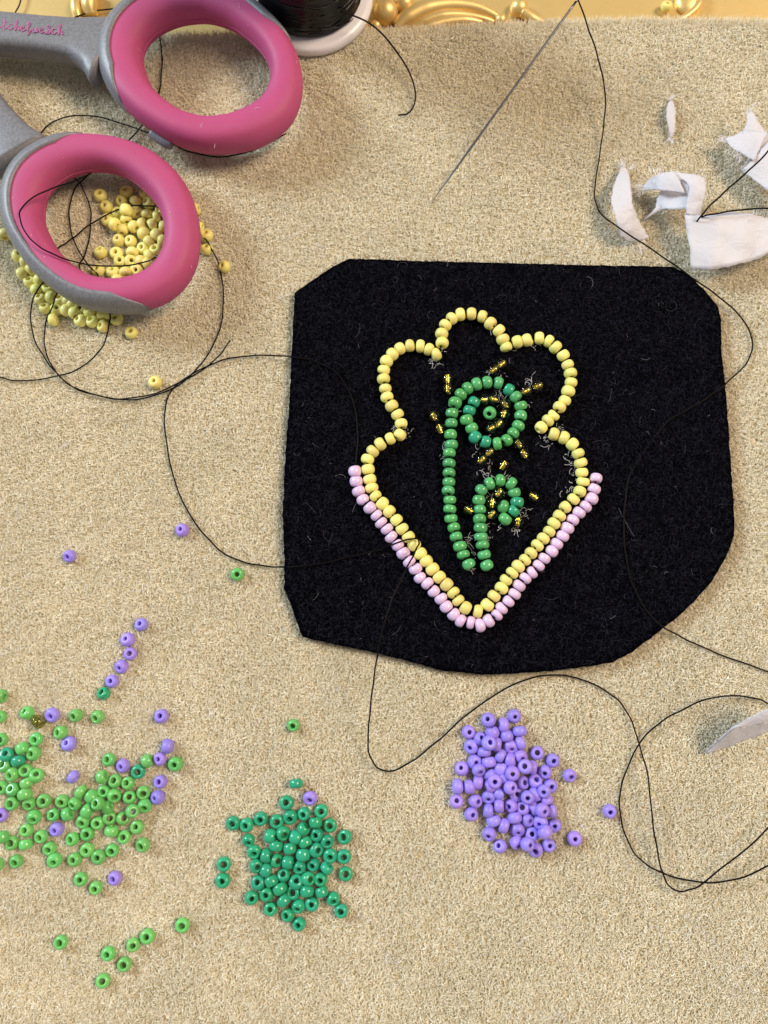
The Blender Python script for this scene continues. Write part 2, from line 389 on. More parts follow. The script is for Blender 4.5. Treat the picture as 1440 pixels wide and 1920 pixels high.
# white frayed stitching fuzz beside the beads
fz = [(808, 675), (815, 678), (822, 672), (830, 655), (950, 656), (962, 650), (1000, 650), (1008, 646), (915, 612), (765, 805), (738, 802), (760, 815), (855, 768), (850, 765), (832, 840), (831, 855), (935, 735), (940, 748), (936, 730), (903, 825), (895, 845), (898, 835), (920, 868), (918, 890), (914, 900), (990, 716), (996, 712), (941, 702), (915, 700), (990, 760), (1046, 800), (1052, 802), (1022, 822), (1030, 830), (1065, 855), (1073, 865), (1077, 900), (1075, 915), (1060, 922), (955, 925), (947, 893), (950, 895), (984, 965), (986, 955), (962, 994), (935, 985), (972, 992), (873, 1018), (880, 1017), (890, 1042), (912, 985), (915, 1008), (884, 1008), (885, 1068), (945, 925), (918, 927), (940, 918), (903, 888), (1075, 885)]
allp = []
for (qx, qy) in fz:
    for _ in range(6):
        c = loc(P(qx + random.gauss(0, 4), qy + random.gauss(0, 4), FELT_Z + random.uniform(.02, .10)))
        a = random.uniform(0, 2 * PI); cur = random.gauss(0, .8); Ln = random.choice((.03, .05, .08, .13)) * random.uniform(.7, 1.2); row = []
        for k in range(5):
            row.append((c.x, c.y, c.z)); c = c + Vector((math.cos(a), math.sin(a), random.uniform(-.4, .5))) * Ln / 4; a += cur * .4
        allp.append(row)
allp = np.array(allp); curves_obj("stitch_fuzz", allp, np.full(allp.shape[:2], .0019), M['fuzz'], patch)

# ---------------------------------------------------------------- beads
def bead_mesh(name, R, hole, L, material, sq=.85, nu=28, nv=18, tilt=0.0):
    prof = []
    r0 = hole + .012; no = nv - 4
    for i in range(no + 1):
        a = -PI / 2 + PI * i / no; prof.append((r0 + (R - r0) * math.cos(a) ** .80, L * math.sin(a)))
    prof += [(hole + .003, L * .96), (hole, L * .80), (hole - .001, 0), (hole, -L * .80), (hole + .003, -L * .96)]
    V, F = lathe(prof, nu, closed=True)
    if tilt: V = [Vector((v.x, v.y, v.z * (1 + tilt * v.x / R))) for v in V]
    me = bpy.data.meshes.new(name); me.from_pydata([tuple(v) for v in V], [], F); me.update()
    me.polygons.foreach_set('use_smooth', [True] * len(me.polygons)); me.materials.append(material); return me
BM = {}
for k in ('yellow', 'purple', 'pink', 'green', 'stem', 'emerald', 'teal', 'olive'):
    h = .043 if k in ('green', 'emerald', 'teal') else .036; q = .110 if h > .04 else .112
    BM[k] = [bead_mesh(k + "_bead", q, h, .076, M[k]), bead_mesh(k + "_bead", q * .98, h * 1.12, .069, M[k]), bead_mesh(k + "_bead", q * 1.02, h * .9, .082, M[k], tilt=.10), bead_mesh(k + "_bead", q * .97, h, .072, M[k], tilt=-.14)]
GLASS = bead_mesh("glass", .106, .035, .076, M['clear']); V, F = lathe([(.0345, -.052), (.035, -.02), (.0345, .0), (.035, .02), (.0345, .052), (.024, .052), (.024, -.052)], 20, closed=True)
FOIL = bpy.data.meshes.new("foil_lining"); FOIL.from_pydata([tuple(v) for v in V], [], F); FOIL.update(); FOIL.polygons.foreach_set('use_smooth', [True] * len(FOIL.polygons)); FOIL.materials.append(M['foil'])

def axis_quat(ax):
    q = Vector(ax).normalized().to_track_quat('Z', 'Y')
    return q @ Matrix.Rotation(random.uniform(0, 2 * PI), 3, 'Z').to_quaternion()
def put_bead(name, kind, p, ax, parent=None, sc=1.0, sl=1.0, local=None):
    o = bpy.data.objects.new(name, random.choice(BM[kind])); link(o, parent)
    o.location = p if local is None else local; o.rotation_mode = 'QUATERNION'; o.rotation_quaternion = axis_quat(ax); o.scale = (sc, sc, sl)
    return o
def T(ox, oy, s, pts): return [(ox + x / s, oy + y / s) for x, y in pts]

# stitched rows (photo tiles: origin, magnification 6)
yel = (T(680, 980, 6, [(1297, 997), (1157, 957), (1075, 875), (1020, 787), (943, 697), (862, 613), (785, 522), (715, 432), (648, 348), (580, 250), (515, 160), (445, 68)])
     + T(640, 780, 6, [(622, 1170), (540, 1075), (462, 985), (385, 900), (342, 810), (318, 712), (300, 600), (295, 485), (353, 398), (438, 317), (550, 255), (658, 212), (673, 85)])
     + T(640, 560, 6, [(632, 1303), (567, 1205), (513, 1108), (495, 1012), (475, 905), (477, 805), (508, 708), (573, 628), (660, 562), (768, 530), (888, 535), (982, 570), (1065, 625), (1135, 497), (1130, 393), (1170, 297), (1242, 223), (1338, 180)])
     + T(860, 560, 6, [(143, 172), (265, 200), (357, 280), (452, 360), (498, 455), (532, 548), None][:6])
     )
yel2 = (T(860, 560, 6, [(660, 485), (770, 465), (905, 447), (1010, 478), (1090, 545), (1175, 640), (1225, 745), (1257, 840), (1262, 945), (1232, 1043), (1195, 1145), (1132, 1222), (1070, 1310)]) + T(940, 780, 6, [(525, 50), (447, 130)]))
yel3 = (T(940, 780, 6, [(590, 205), (700, 243), (797, 317), (865, 420), (892, 527), (905, 635), (918, 738), (880, 850), (812, 935), (722, 1025), (655, 1122), (590, 1208)])
      + T(880, 980, 6, [(898, 100), (830, 178), (765, 255), (693, 343), (628, 418), (548, 492), (482, 565), (412, 643), (362, 735), (277, 825), (202, 925)]))
pnk = (T(640, 780, 6, [(152, 622), (168, 735), (195, 845), (243, 940), (320, 1035), (395, 1115), (447, 1200), (513, 1270), (560, 1360)])
     + T(680, 980, 6, [(393, 252), (457, 342), (525, 438), (595, 518), (645, 618), (728, 683), (798, 772), (882, 852), (940, 945), (1025, 1030), (1103, 1103), (1215, 1125), (1315, 1155)])
     + T(880, 980, 6, [(218, 1102), (310, 1037), (363, 962), (440, 887), (507, 802), (560, 708), (628, 625), (705, 560), (780, 482), (843, 400), (925, 322), (982, 237), (1048, 152), (1103, 62)])
     + T(940, 780, 6, [(803, 1170), (873, 1088), (948, 1018), (1015, 932), (1043, 820), (1065, 700)]))
grn = (T(780, 860, 6, [(595, 1187), (532, 1080), (495, 987), (450, 877), (425, 775), (393, 672), (380, 568), (380, 465), (362, 362), (370, 263), (372, 160), (372, 55)])
     + T(780, 680, 6, [(375, 1018), (395, 922), (388, 810), (397, 683), (403, 570), (440, 450), (503, 358), (580, 288), (683, 240), (797, 223), (925, 232), (1045, 305), (1125, 383), (1178, 487), (1177, 597), (1150, 712), (1095, 793), (1020, 873), (915, 910), (780, 893), (665, 840), (627, 735), (567, 645), (600, 540), (652, 445)]))
teal_i = {12 + 11, 12 + 19, 12 + 20, 12 + 23, 12 + 24}
grn2 = T(780, 860, 6, [(797, 1200), (767, 1080), (748, 970), (728, 880), (725, 780), (715, 680), (715, 573), (707, 468), (733, 352), (827, 280), (945, 243), (1070, 280), (1107, 380), (1137, 490), (1093, 587), (1000, 680)])
grn3 = T(780, 860, 6, [(983, 538)])
BZ = FELT_Z + .105
def row(parent, pts, kind, alt=None, alt_i=()):
    n = len(pts)
    W = [P(x, y, BZ) for x, y in pts]
    for i in range(n):
        a = W[max(i - 1, 0)]; b = W[min(i + 1, n - 1)]; d = (b - a)
        if 0 < i < n - 1:      # follow the two neighbours, corners ignored
            d1 = (W[i] - W[i - 1]); d2 = (W[i + 1] - W[i])
            if d1.length > .24: d = d2
            elif d2.length > .24: d = d1
            gap = min(d1.length, d2.length)
        else: gap = d.length
        d = d.normalized(); d.z = random.gauss(0, .14); d.x += random.gauss(0, .09); d.y += random.gauss(0, .09)
        half = min(max(gap * .46, .056), .076)
        o = bpy.data.objects.new("bead", random.choice(BM[alt if i in alt_i else kind])); link(o, parent)
        o.location = W[i] - Vector((cx0, cy0, 0)) + Vector((0, 0, random.uniform(-.01, .012)))
        o.rotation_mode = 'QUATERNION'; o.rotation_quaternion = axis_quat(d); s = random.uniform(.96, 1.03); o.scale = (s * .96, s * .96, half / .074)
        if i in alt_i: o['label'] = "teal green bead among the leaf green ones"
rp_ = empty("yellow_outline", (0, 0, 0), patch); row(rp_, yel, 'yellow'); row(rp_, yel2, 'yellow'); row(rp_, yel3, 'yellow')
rp_ = empty("pink_outline", (0, 0, 0), patch); row(rp_, pnk, 'pink')
rp_ = empty("green_stem", (0, 0, 0), patch); row(rp_, grn, 'stem', 'teal', teal_i)
c = T(780, 680, 6, [(830, 567)])[0]; o = put_bead("bead", 'stem', None, (-.35, -.55, .8), rp_, local=loc(P(c[0], c[1], BZ - .01)))
rp_ = empty("green_curl", (0, 0, 0), patch); row(rp_, grn2, 'stem', 'teal', {13, 14})
c = grn3[0]; put_bead("bead", 'stem', None, (-.8, .35, .1), rp_, local=loc(P(c[0], c[1], BZ)))
def gold(px, py, ang, z=BZ - .01):
    o = bpy.data.objects.new("gold_lined_bead", GLASS); link(o, patch); o.location = loc(P(px, py, z)); o.rotation_mode = 'QUATERNION'
    o.rotation_quaternion = axis_quat((math.cos(ang), math.sin(ang), random.gauss(0, .12)))
    f = bpy.data.objects.new("foil_lining", FOIL); link(f, o)
def goldpts(org, pts, chain=True, ang=None):
    q = T(*org, 6, pts)
    for i, (x, y) in enumerate(q):
        if ang is not None: a = ang
        else:
            u = q[max(i - 1, 0)]; v = q[min(i + 1, len(q) - 1)]; a = math.atan2(-(v[1] - u[1]), v[0] - u[0])
        gold(x, y, a)
A4 = (780, 680); A5 = (780, 860)
goldpts(A4, [(765, 418), (868, 413), (1000, 475), (985, 583), (930, 690), (843, 737)])
for pr in ([(355, 185), (357, 300)], [(205, 610), (265, 745)], [(870, 85), (960, 20)], [(825, 1010), (735, 1095)], [(1155, 920), (1215, 1030)], [(1235, 320), (1365, 265)]): goldpts(A4, pr)
goldpts(A4, [(985, 1155)], ang=1.0); goldpts(A5, [(930, 385)], ang=.9); goldpts(A5, [(855, 503)], ang=1.45); goldpts(A5, [(848, 630)], ang=.9)
goldpts(A5, [(590, 575)], ang=2.6); goldpts(A5, [(1320, 425)], ang=-.6); goldpts(A5, [(1145, 710)], ang=1.45)
# stitching thread inside the rows
for pts in (yel, yel2, yel3, pnk, grn, grn2):
    W = [P(x, y, BZ - .01) - Vector((cx0, cy0, 0)) for x, y in pts]
    V, F = tube(catmull(W, 4), .011, 6); mesh_obj("stitching", V, F, M['thread'], patch)

# ---------------------------------------------------------------- loose beads
loose = []     # kind, px, py, dx, dy, level, manual label
def add(kind, org, s, txt, lv=0):
    for t in txt.split(';'):
        t = t.split()
        if not t: continue
        v = [float(q) for q in t[:4]]; l = float(t[4]) if len(t) > 4 else lv
        loose.append([kind, org[0] + v[0] / s, org[1] + v[1] / s, v[2] * 6 / s / 1.0 if s < 6 else v[2], v[3] * 6 / s if s < 6 else v[3], l, None])
# light green, heap at the left
add('green', (0, 1280), 6, "12 150 50 10;-2 385 0 0;310 340 -35 -30;855 370 -20 15;1100 385 -20 20;685 560 -40 -10;410 635 -10 10;15 640 0 0;250 740 30 60;380 795 -15 0;45 930 -20 -20;135 1030 -20 10;290 985 0 0;410 1045 20 -30;300 1130 30 60;15 1180 0 10;145 1200 -20 -15;280 1255 25 60;135 1360 -5 0;330 1360 0 25;495 1330 0 -5;700 1335 0 10;840 1360 -30 30;910 1225 60 40;1030 1280 50 40;1100 1360 -20 -10 1;1150 1060 60 -15;1230 865 -30 -5;1295 1105 -10 -20;1170 1220 -5 5;1285 1270 30 25")
add('green', (120, 1380), 6, "1255 315 -5 5;940 280 60 -25;725 530 -20 -15;895 635 10 20;740 690 15 -20;910 785 0 25;770 845 35 -10 .6;665 925 40 -15;485 800 50 -20;265 840 60 30;515 920 25 0;210 965 0 10;380 975 -5 5;265 1100 0 0;535 1070 5 -60;825 1025 -15 -20;675 1135 0 -5;95 1160 -25 0;890 1225 -30 20;265 1280 0 0;545 1285 0 5;390 1360 0 0;125 1390 -10 -5")
add('green', (0, 1480), 6, "385 310 0 30;605 285 -10 0;760 280 60 -25;300 460 -10 -5;465 530 -15 10;25 535 10 60;135 600 -10 0;290 620 10 60;560 665 -5 10;615 795 0 20;185 810 -15 20;-45 850 0 20;910 1010 0 0;1080 1105 0 5")
add('teal', (0, 1280), 6, "75 810 5 -35;205 880 25 60"); add('teal', (120, 1380), 6, "835 400 5 12")
add('purple', (0, 1280), 6, "590 365 -15 15;775 685 -20 -20;825 1060 60 40;1385 935 -15 5")
add('purple', (120, 1380), 6, "1165 115 -55 -10;1080 260 -15 -5;1085 515 -20 -15;1055 690 -30 10")
add('purple', (0, 1480), 6, "15 290 0 0;640 450 -15 5;1295 1000 -20 5")
add('purple', (60, 1120), 4.8, "985 245 -12 -5;860 380 -8 -5;885 508 0 0;805 625 -15 18;720 755 -12 -10;1165 1070 -8 -5")
add('emerald', (0, 1280), 6, "1165 120 -20 -25"); add('olive', (0, 1280), 6, "430 435 -30 40")
add('green', (60, 1690), 4.5, "245 345 -9 0;645 440 -9 0;780 530 0 -4;855 365 8 0;975 295 -5 -5;1270 200 0 0;600 670 5 -12")
add('purple', (342, 994), 6, "0 0 -15 -5"); add('purple', (131, 1043), 6, "0 0 -25 20"); add('green', (445, 1077), 6, "0 0 5 5"); add('green', (550, 1360), 6, "0 0 0 5")
# emerald heap
add('emerald', (400, 1440), 6, "930 175 5 60;825 390 -5 -10;1215 485 5 0;1020 515 -5 10;865 550 0 15;535 570 -5 10;715 600 5 5;225 620 -10 -5;375 640 -15 0;1150 610 5 60;1315 645 -10 0;1015 685 40 -40;1165 750 -15 0;640 765 60 10;785 735 35 25;925 780 55 15;1035 835 25 50;1280 825 20 20;395 810 0 45;705 875 -10 50;860 905 10 60;460 940 5 35;595 985 60 5;1155 920 45 0;1010 975 5 60;1315 985 0 20;120 1080 5 0;480 1100 30 10;710 1040 45 0;840 1060 60 5;965 1115 0 20;1125 1085 -15 15;1275 1125 40 -45;595 1150 60 20;790 1205 0 -45;1065 1245 45 0;1210 1250 -5 5;110 1265 0 0;505 1290 -10 -20;655 1270 25 55;930 1285 10 -45;750 1355 25 55;900 1400 -15 -10")
add('purple', (400, 1440), 6, "1090 340 -10 30")
add('emerald', (450, 1560), 6, "1180 55 -30 -10;1170 275 0 0;1190 470 0 -5;755 665 0 55;920 675 20 60;300 700 -5 -5;130 740 10 0;490 770 50 40;1045 750 10 30;345 865 -5 -5;655 835 -15 30;810 810 -5 -5;540 935 -30 0;1140 885 0 0;665 1035 -15 5")
# purple heap
add('purple', (830, 1310), 6, "515 240 -25 -30;805 195 0 5;685 295 -55 0;290 375 15 0;865 365 5 60;560 380 -15 -55;720 420 15 60;420 450 30 -25;520 500 20 -20 1;605 515 55 10;320 540 -35 25;875 495 55 -20;765 540 10 40;465 600 0 55;1065 610 -15 -10;1240 695 10 0;650 640 50 25;760 690 60 -5;875 650 20 30;360 710 20 10;520 715 10 55;215 785 -20 -15;405 805 25 35 .7;650 790 0 -55;930 765 -20 -10 1;1010 775 60 10;785 840 -5 5 1;1150 825 -15 20;525 850 20 50;395 940 50 10;585 930 -5 5 1;680 890 30 50;165 985 -50 0;300 990 60 -10;900 945 35 -10;1040 925 20 -40;760 1000 40 0 1;530 980 -50 20;640 1060 50 20;1210 980 5 10;1140 1040 -15 15 1;830 1080 10 -20;955 1110 -15 10 1;1040 1075 50 -20;1170 1140 20 50;155 1155 0 -25;370 1150 35 10;515 1105 -10 35;635 1205 60 0;765 1205 -45 0;900 1225 -20 -15;515 1260 50 5;320 1300 25 -5;1025 1230 -50 30;1120 1255 25 10 1;1230 1260 60 0;575 1375 20 55;810 1340 10 55;955 1365 45 15;1100 1390 -40 20")
add('purple', (860, 1400), 6, "1250 325 15 25;510 890 60 20;345 985 -25 30;660 935 0 45;825 985 -10 -20;970 960 30 40 1;1080 885 -10 10;655 1080 20 40;775 1100 30 5 1;865 1160 -25 15;1015 1110 10 0;465 1120 -40 -25;1305 1035 0 0")
add('purple', (1143, 1521), 6, "0 0 -5 5")
# yellow heap
add('yellow', (0, 430), 6, "55 60 10 55;210 300 40 -20;285 370 60 0;350 460 50 -30;250 500 -50 20;340 590 0 -25;450 570 50 20;410 680 10 55;540 665 5 -30;455 780 -10 -20;575 765 50 10;510 885 0 -25;680 795 -10 -35;640 900 20 0;745 910 55 20;835 940 30 50;600 1020 -50 0;910 1025 -40 0;1010 930 -20 -35;1040 1035 -20 -20;1165 965 0 60;1160 1090 -35 -5;1310 1005 -10 -5;820 845 20 50;895 880 30 30;770 810 0 60")
add('yellow', (160, 330), 6, "170 220 0 -10;465 180 -5 -25;410 280 -30 25;565 285 20 -50;670 200 -30 -20;710 300 -40 0;235 350 -10 5;365 415 -15 -5;465 385 10 -55 .8;570 410 40 40;690 435 0 -50;800 460 -50 10;850 390 -40 0;250 495 -25 0;330 545 50 30 .6;460 490 15 50;415 605 0 60;545 570 40 30;640 540 50 0;755 550 -50 20;880 575 -50 0;660 650 30 50;800 665 -40 -40;375 725 -5 0;510 735 -20 0;865 730 -50 0;720 740 40 -40;650 815 -20 5;530 860 0 60;790 830 -5 -10 .3;170 860 -10 -30;350 870 0 -5;390 960 10 10;515 960 25 15;630 960 0 60;720 900 -40 30;145 1065 -20 -10;310 1080 5 -20;450 1085 20 50;580 1060 0 20;700 990 50 -30;360 1170 0 50;1240 375 60 0;1365 670 -15 -20;1365 825 -10 -30;1275 580 60 0")
add('yellow', (421, 500), 6, "0 0 -40 0"); add('yellow', (246, 624), 6, "0 0 -5 -15"); add('yellow', (291, 717), 6, "0 0 -5 -5")
manual = {(342, 994): "single purple bead beside the thread loop, left of the felt patch", (131, 1043): "single purple bead alone on the mat above the light green heap, leftmost purple there",
          (445, 1077): "single light green bead on the mat just outside the felt's lower left edge", (550, 1360): "single light green bead alone between felt patch and emerald heap",
          (1143, 1521): "single purple bead farthest out from the purple heap, beside the round thread loop", (421, 500): "yellow bead touching the thread, outermost on the side facing the felt patch",
          (246, 624): "yellow bead lying alone just below the yellow heap and scissors", (291, 717): "single yellow bead inside the thread loop near the felt patch",
          (71.7, 1352.5): "transparent olive glass bead with a dark centre, the only see-through loose bead", (259, 1446.7): "dark teal bead with a wide open hole at the light green heap's top"}
NAMES = {'green': ('light_green_bead', 'light green bead', 'loose light green beads'), 'teal': ('teal_bead', 'dark teal bead', 'loose teal beads'),
         'purple': ('purple_bead', 'purple bead', 'loose purple beads'), 'emerald': ('emerald_bead', 'emerald green bead', 'emerald green beads heaped on the mat'),
         'yellow': ('yellow_bead', 'yellow bead', 'loose yellow beads heaped by the scissors'), 'olive': ('olive_glass_bead', 'olive glass bead', None)}
placed = []
for b in loose:
    kind, px, py, dx, dy, lv, _ = b
    m = math.hypot(dx, dy)
    if m >= 48: ax = Vector((dx, -dy, random.uniform(2, 14)))
    else: ax = Vector((dx * .9 + random.gauss(0, 3), -dy * .9 + random.gauss(0, 3), 58))
    ax.normalize(); tz = abs(ax.z)
    ext = math.sqrt((.108 ** 2) * (1 - tz * tz) + (.070 ** 2) * tz * tz)
    base = ext - .03 + lv * .13
    s = random.uniform(.93, 1.05); o = put_bead(NAMES[kind][0], kind, P(px, py, base), ax, sc=s, sl=random.uniform(.92, 1.10))
    pose = 0 if m < 22 else (1 if m < 48 else 2)
    placed.append([kind, px, py, pose, lv, o])
# labels
def region(kind, px, py):
    if kind == 'green': return ('low', (88, 345, 1730, 1845)) if py > 1720 else ('main', (0, 330, 1290, 1690))
    if kind == 'purple': return ('strays', (0, 330, 1150, 1660)) if px < 700 else ('heap', (850, 1145, 1330, 1600))
    if kind == 'emerald': return ('heap', (410, 655, 1460, 1740)) if px > 380 else ('stray', (0, 1, 0, 1))
    if kind == 'yellow': return ('below', (10, 240, 430, 630)) if (px < 215 and py > 470 and not (px > 160 and py < 545)) else ('inside', (170, 400, 350, 540))
    return ('x', (0, 1440, 0, 1920))
PLACE = {('green', 'low'): "the light green bottom row", ('green', 'main'): "the light green heap", ('purple', 'strays'): "the strays beside the green heap",
         ('purple', 'heap'): "the purple heap", ('emerald', 'heap'): "the emerald heap", ('yellow', 'below'): "yellow row outside scissors handle", ('yellow', 'inside'): "yellow heap inside scissors handle"}
POSE = ("lying flat", "tilted", "on its side")
ORD = ['topmost', 'second', 'third', 'fourth', 'fifth', 'sixth', 'seventh', 'eighth', 'ninth', 'tenth', 'eleventh', 'twelfth']
buckets = {}
for e in placed:
    kind, px, py, pose, lv, o = e
    nm, noun, grp = NAMES[kind]
    if grp: o['group'] = grp
    o['category'] = 'bead'
    hit = [v for (x, y), v in manual.items() if abs(px - x) < 2 and abs(py - y) < 2]
    if hit: o['label'] = hit[0]; continue
    reg, (x0, x1, y0, y1) = region(kind, px, py)
    if (kind, reg) not in PLACE:
        o['label'] = {'emerald': "emerald bead at the lower end of the slanting line of purple beads"}.get(kind) or ("dark teal bead, upper one of two touching in the light green heap" if py < 1420 else "dark teal bead, lower one of two touching in the light green heap"); continue
    fx = (px - x0) / (x1 - x0); fy = (py - y0) / (y1 - y0)
    v = 'top' if fy < .33 else ('bottom' if fy > .67 else 'middle'); h = 'left' if fx < .33 else ('right' if fx > .67 else 'centre')
    buckets.setdefault((kind, reg, v, h, pose), []).append(e)
for (kind, reg, v, h, pose), es in buckets.items():
    es.sort(key=lambda e: e[2]); pl = PLACE[(kind, reg)]; noun = NAMES[kind][1]
    for i, e in enumerate(es):
        where = f"{v} {h} of {pl}"
        if len(es) == 1: s = f"{noun} {POSE[pose]}, {where}"
        elif i == 0: s = f"{noun} {POSE[pose]}, topmost, {where}"
        else: s = f"{noun} {POSE[pose]}, {ORD[min(i, 11)]} down, {where}"
        e[5]['label'] = s
# yellow bead on the tray
o = put_bead("yellow_bead", 'yellow', P(1250, 12, TRAY_Z + .12), (.1, .35, .85)); tag(o, "single yellow bead lying on the gold tray beyond the mat", "bead", "loose yellow beads heaped by the scissors")

# ---------------------------------------------------------------- threads
def thread(name, pts, label, r=.013, wob=.0):
    c = catmull([P(*p) for p in pts], 7)
    ph = random.uniform(0, 9)
    c = [q + Vector((math.sin(i * .83 + ph) + math.sin(i * .31), math.cos(i * .67 + ph) + math.sin(i * .23 + 2), .5 * math.sin(i * .5))) * .0035 for i, q in enumerate(c)]
    o0 = c[0].copy(); V, F = tube([q - o0 for q in c], r, 8)
    o = mesh_obj(name, V, F, M['thread'], loc=o0); tag(o, label, "thread", "black sewing threads"); return o
zf = FELT_Z + .035
thread("needle_thread", [(1083, -4, 1.0), (1100, 45, .85), (1118, 95, .6), (1131, 150, .4), (1135, 195, .25), (1131, 245, .12), (1124, 290, .05), (1116, 345, .03), (1116, 375, .03), (1128, 402, .1), (1158, 425, .4), (1195, 450, .42), (1240, 480, .25), (1290, 515, .22), (1340, 550, .12), (1380, 585, .06), (1405, 620, .04), (1411, 650, .04), (1400, 680, .05), (1380, 702, .1), (1356, 724, zf), (1330, 742, zf), (1300, 762, zf), (1262, 783, zf), (1238, 805, zf - .02), (1205, 850, zf - .03), (1180, 895, zf - .02), (1171, 950, zf), (1170, 1000, zf), (1178, 1070, zf), (1192, 1110, zf), (1212, 1145, zf), (1238, 1172, zf), (1270, 1190, .08), (1310, 1210, .05), (1370, 1235, .03), (1440, 1259, .04), (1500, 1280, .05), (1520, 1310, .05), (1490, 1325, .05), (1450, 1322, .05), (1420, 1310, .06), (1380, 1305, .08), (1330, 1310, .1), (1280, 1330, .1), (1240, 1353, .08), (1205, 1386, .06), (1180, 1430, .04), (1165, 1475, .03), (1162, 1515, .03), (1170, 1560, .03), (1190, 1600, .04), (1215, 1622, .06), (1245, 1638, .1), (1290, 1651, .12), (1340, 1655, .16), (1390, 1645, .2), (1440, 1623, .25), (1500, 1580, .3), (1530, 1520, .3), (1500, 1500, .25), (1440, 1552, .2), (1400, 1592, .18), (1350, 1630, .16), (1315, 1658, .14), (1290, 1669, .12), (1270, 1671, .12), (1252, 1658, .12), (1241, 1632, .12), (1230, 1580, .15), (1221, 1520, .2), (1214, 1450, .2), (1200, 1400, .12), (1185, 1355, .06), (1165, 1320, .04), (1140, 1298, .04), (1100, 1277, .04), (1060, 1267, .04), (1020, 1267, .05), (970, 1280, .06), (920, 1308, .06), (870, 1345, .06), (820, 1390, .05), (780, 1422, .04), (745, 1442, .05), (718, 1445, .07), (700, 1430, .12), (690, 1400, .2), (692, 1350, .4), (698, 1300, .65), (704, 1250, .85), (715, 1190, .98), (735, 1125, 1.0), (760, 1070, .85), (778, 1035, .62), (786, 1017, .46), (781, 1010, .40), (765, 1012, .38), (735, 1021, .34), (712, 1030, zf), (690, 1036, zf), (650, 1046, zf), (600, 1057, zf), (555, 1062, zf), (525, 1063, .1), (490, 1061, .06), (455, 1053, .05), (420, 1037, .04), (385, 1005, .04), (350, 955, .04), (325, 893, .04), (312, 830, .04), (309, 775, .04), (320, 735, .04), (345, 711, .05), (385, 688, .06), (430, 672, .05), (480, 667, .05), (525, 667, .1), (555, 670, zf), (590, 678, zf), (630, 699, zf), (655, 735, zf), (668, 780, zf), (671, 825, zf), (667, 862, zf + .03), (664, 880, BZ)],
       "long black thread running from the needle over the felt to the flower", .013)
ub = .03
thread("black_thread", [(432, 638, .14), (410, 667, .08), (375, 697, .05), (335, 718, .05), (290, 738, .05), (230, 748, .05), (190, 743, .05), (140, 728, .05), (110, 703, .05), (90, 672, .05), (83, 640, .05), (87, 603, .1), (101, 566, .2), (112, 520, .22), (108, 470, .06), (125, 455, .05), (145, 440, .07), (170, 420, .1), (205, 400, .2), (240, 388, .24), (270, 386, .24), (297, 389, .22), (340, 410, .18), (377, 440, .12), (397, 468, .1), (413, 505, .06), (419, 560, .05), (411, 620, .05), (385, 672, .05), (345, 715, .06), (300, 738, .07), (250, 750, .06), (200, 745, .06), (140, 727, .06), (113, 706, .06), (88, 678, .05), (66, 640, .05), (58, 595, .08), (64, 556, .2), (95, 520, .22), (150, 535, .2), (183, 517, .15), (165, 497, .08), (140, 455, .06), (130, 415, .05), (131, 385, .05), (143, 350, .06), (160, 333, .05), (185, 300, .05), (215, 285, .05), (240, 265, .05), (265, 237, .06), (288, 205, .06), (297, 178, .05), (302, 150, .05), (304, 110, .03), (298, 68, .02), (282, 30, -.1), (240, 14, -.25), (205, 17, -.33), (165, 23, -.30), (145, 31, -.25), (95, 50, -.3), (45, 48, -.3), (29, 25, -.35), (38, 5, -.35), (50, -40, -.35)],
       "black thread looped round the yellow beads with its cut end pointing at the felt", .012)
thread("black_thread", [(-70, 680, .04), (0, 707, .04), (30, 713, .04), (60, 713, .04), (110, 705, .07), (150, 690, .05), (180, 665, .05), (197, 640, .06), (204, 612, .14), (206, 590, .24), (196, 555, .24), (172, 530, .15), (148, 502, .06), (158, 480, .05), (167, 450, .05), (170, 410, .07), (168, 385, .05), (155, 352, .05), (143, 336, .05), (115, 310, .05), (80, 280, .05), (74, 258, .05), (82, 243, .05), (105, 226, .05), (140, 217, .05), (180, 218, .05), (230, 232, .06), (265, 245, .07), (290, 253, .05), (320, 268, .05), (352, 283, .05), (400, 294, .05), (440, 291, .05), (490, 275, .06), (537, 250, .12)],
       "black thread passing under both scissors handles and ending beside the far one", .012)
thread("black_thread", [(345, 440, .2), (322, 458, .22), (299, 477, .3), (283, 487, .36), (258, 495, .42), (215, 499, .5), (160, 495, .7), (120, 485, .85), (88, 471, .93), (62, 453, .95), (45, 431, .97), (37, 405, .98), (42, 388, .96), (62, 370, .93), (95, 354, .86), (130, 343, .7), (165, 328, .45), (195, 300, .2), (150, 270, .08), (60, 285, .05), (0, 302, .05), (-60, 315, .05)],
       "short black thread arching over the pink ring of the near scissors handle", .012)

thread("black_thread", [(1475, 225, .9), (1440, 283, .82), (1400, 323, .76), (1362, 357, .7), (1332, 385, .66), (1314, 406, .55), (1300, 425, .30), (1305, 415, .30), (1322, 405, .52), (1350, 399, .56), (1390, 393, .56), (1440, 391, .56), (1490, 392, .5)],
       "black thread bent sharply where it goes under the largest paper scrap", .0145)
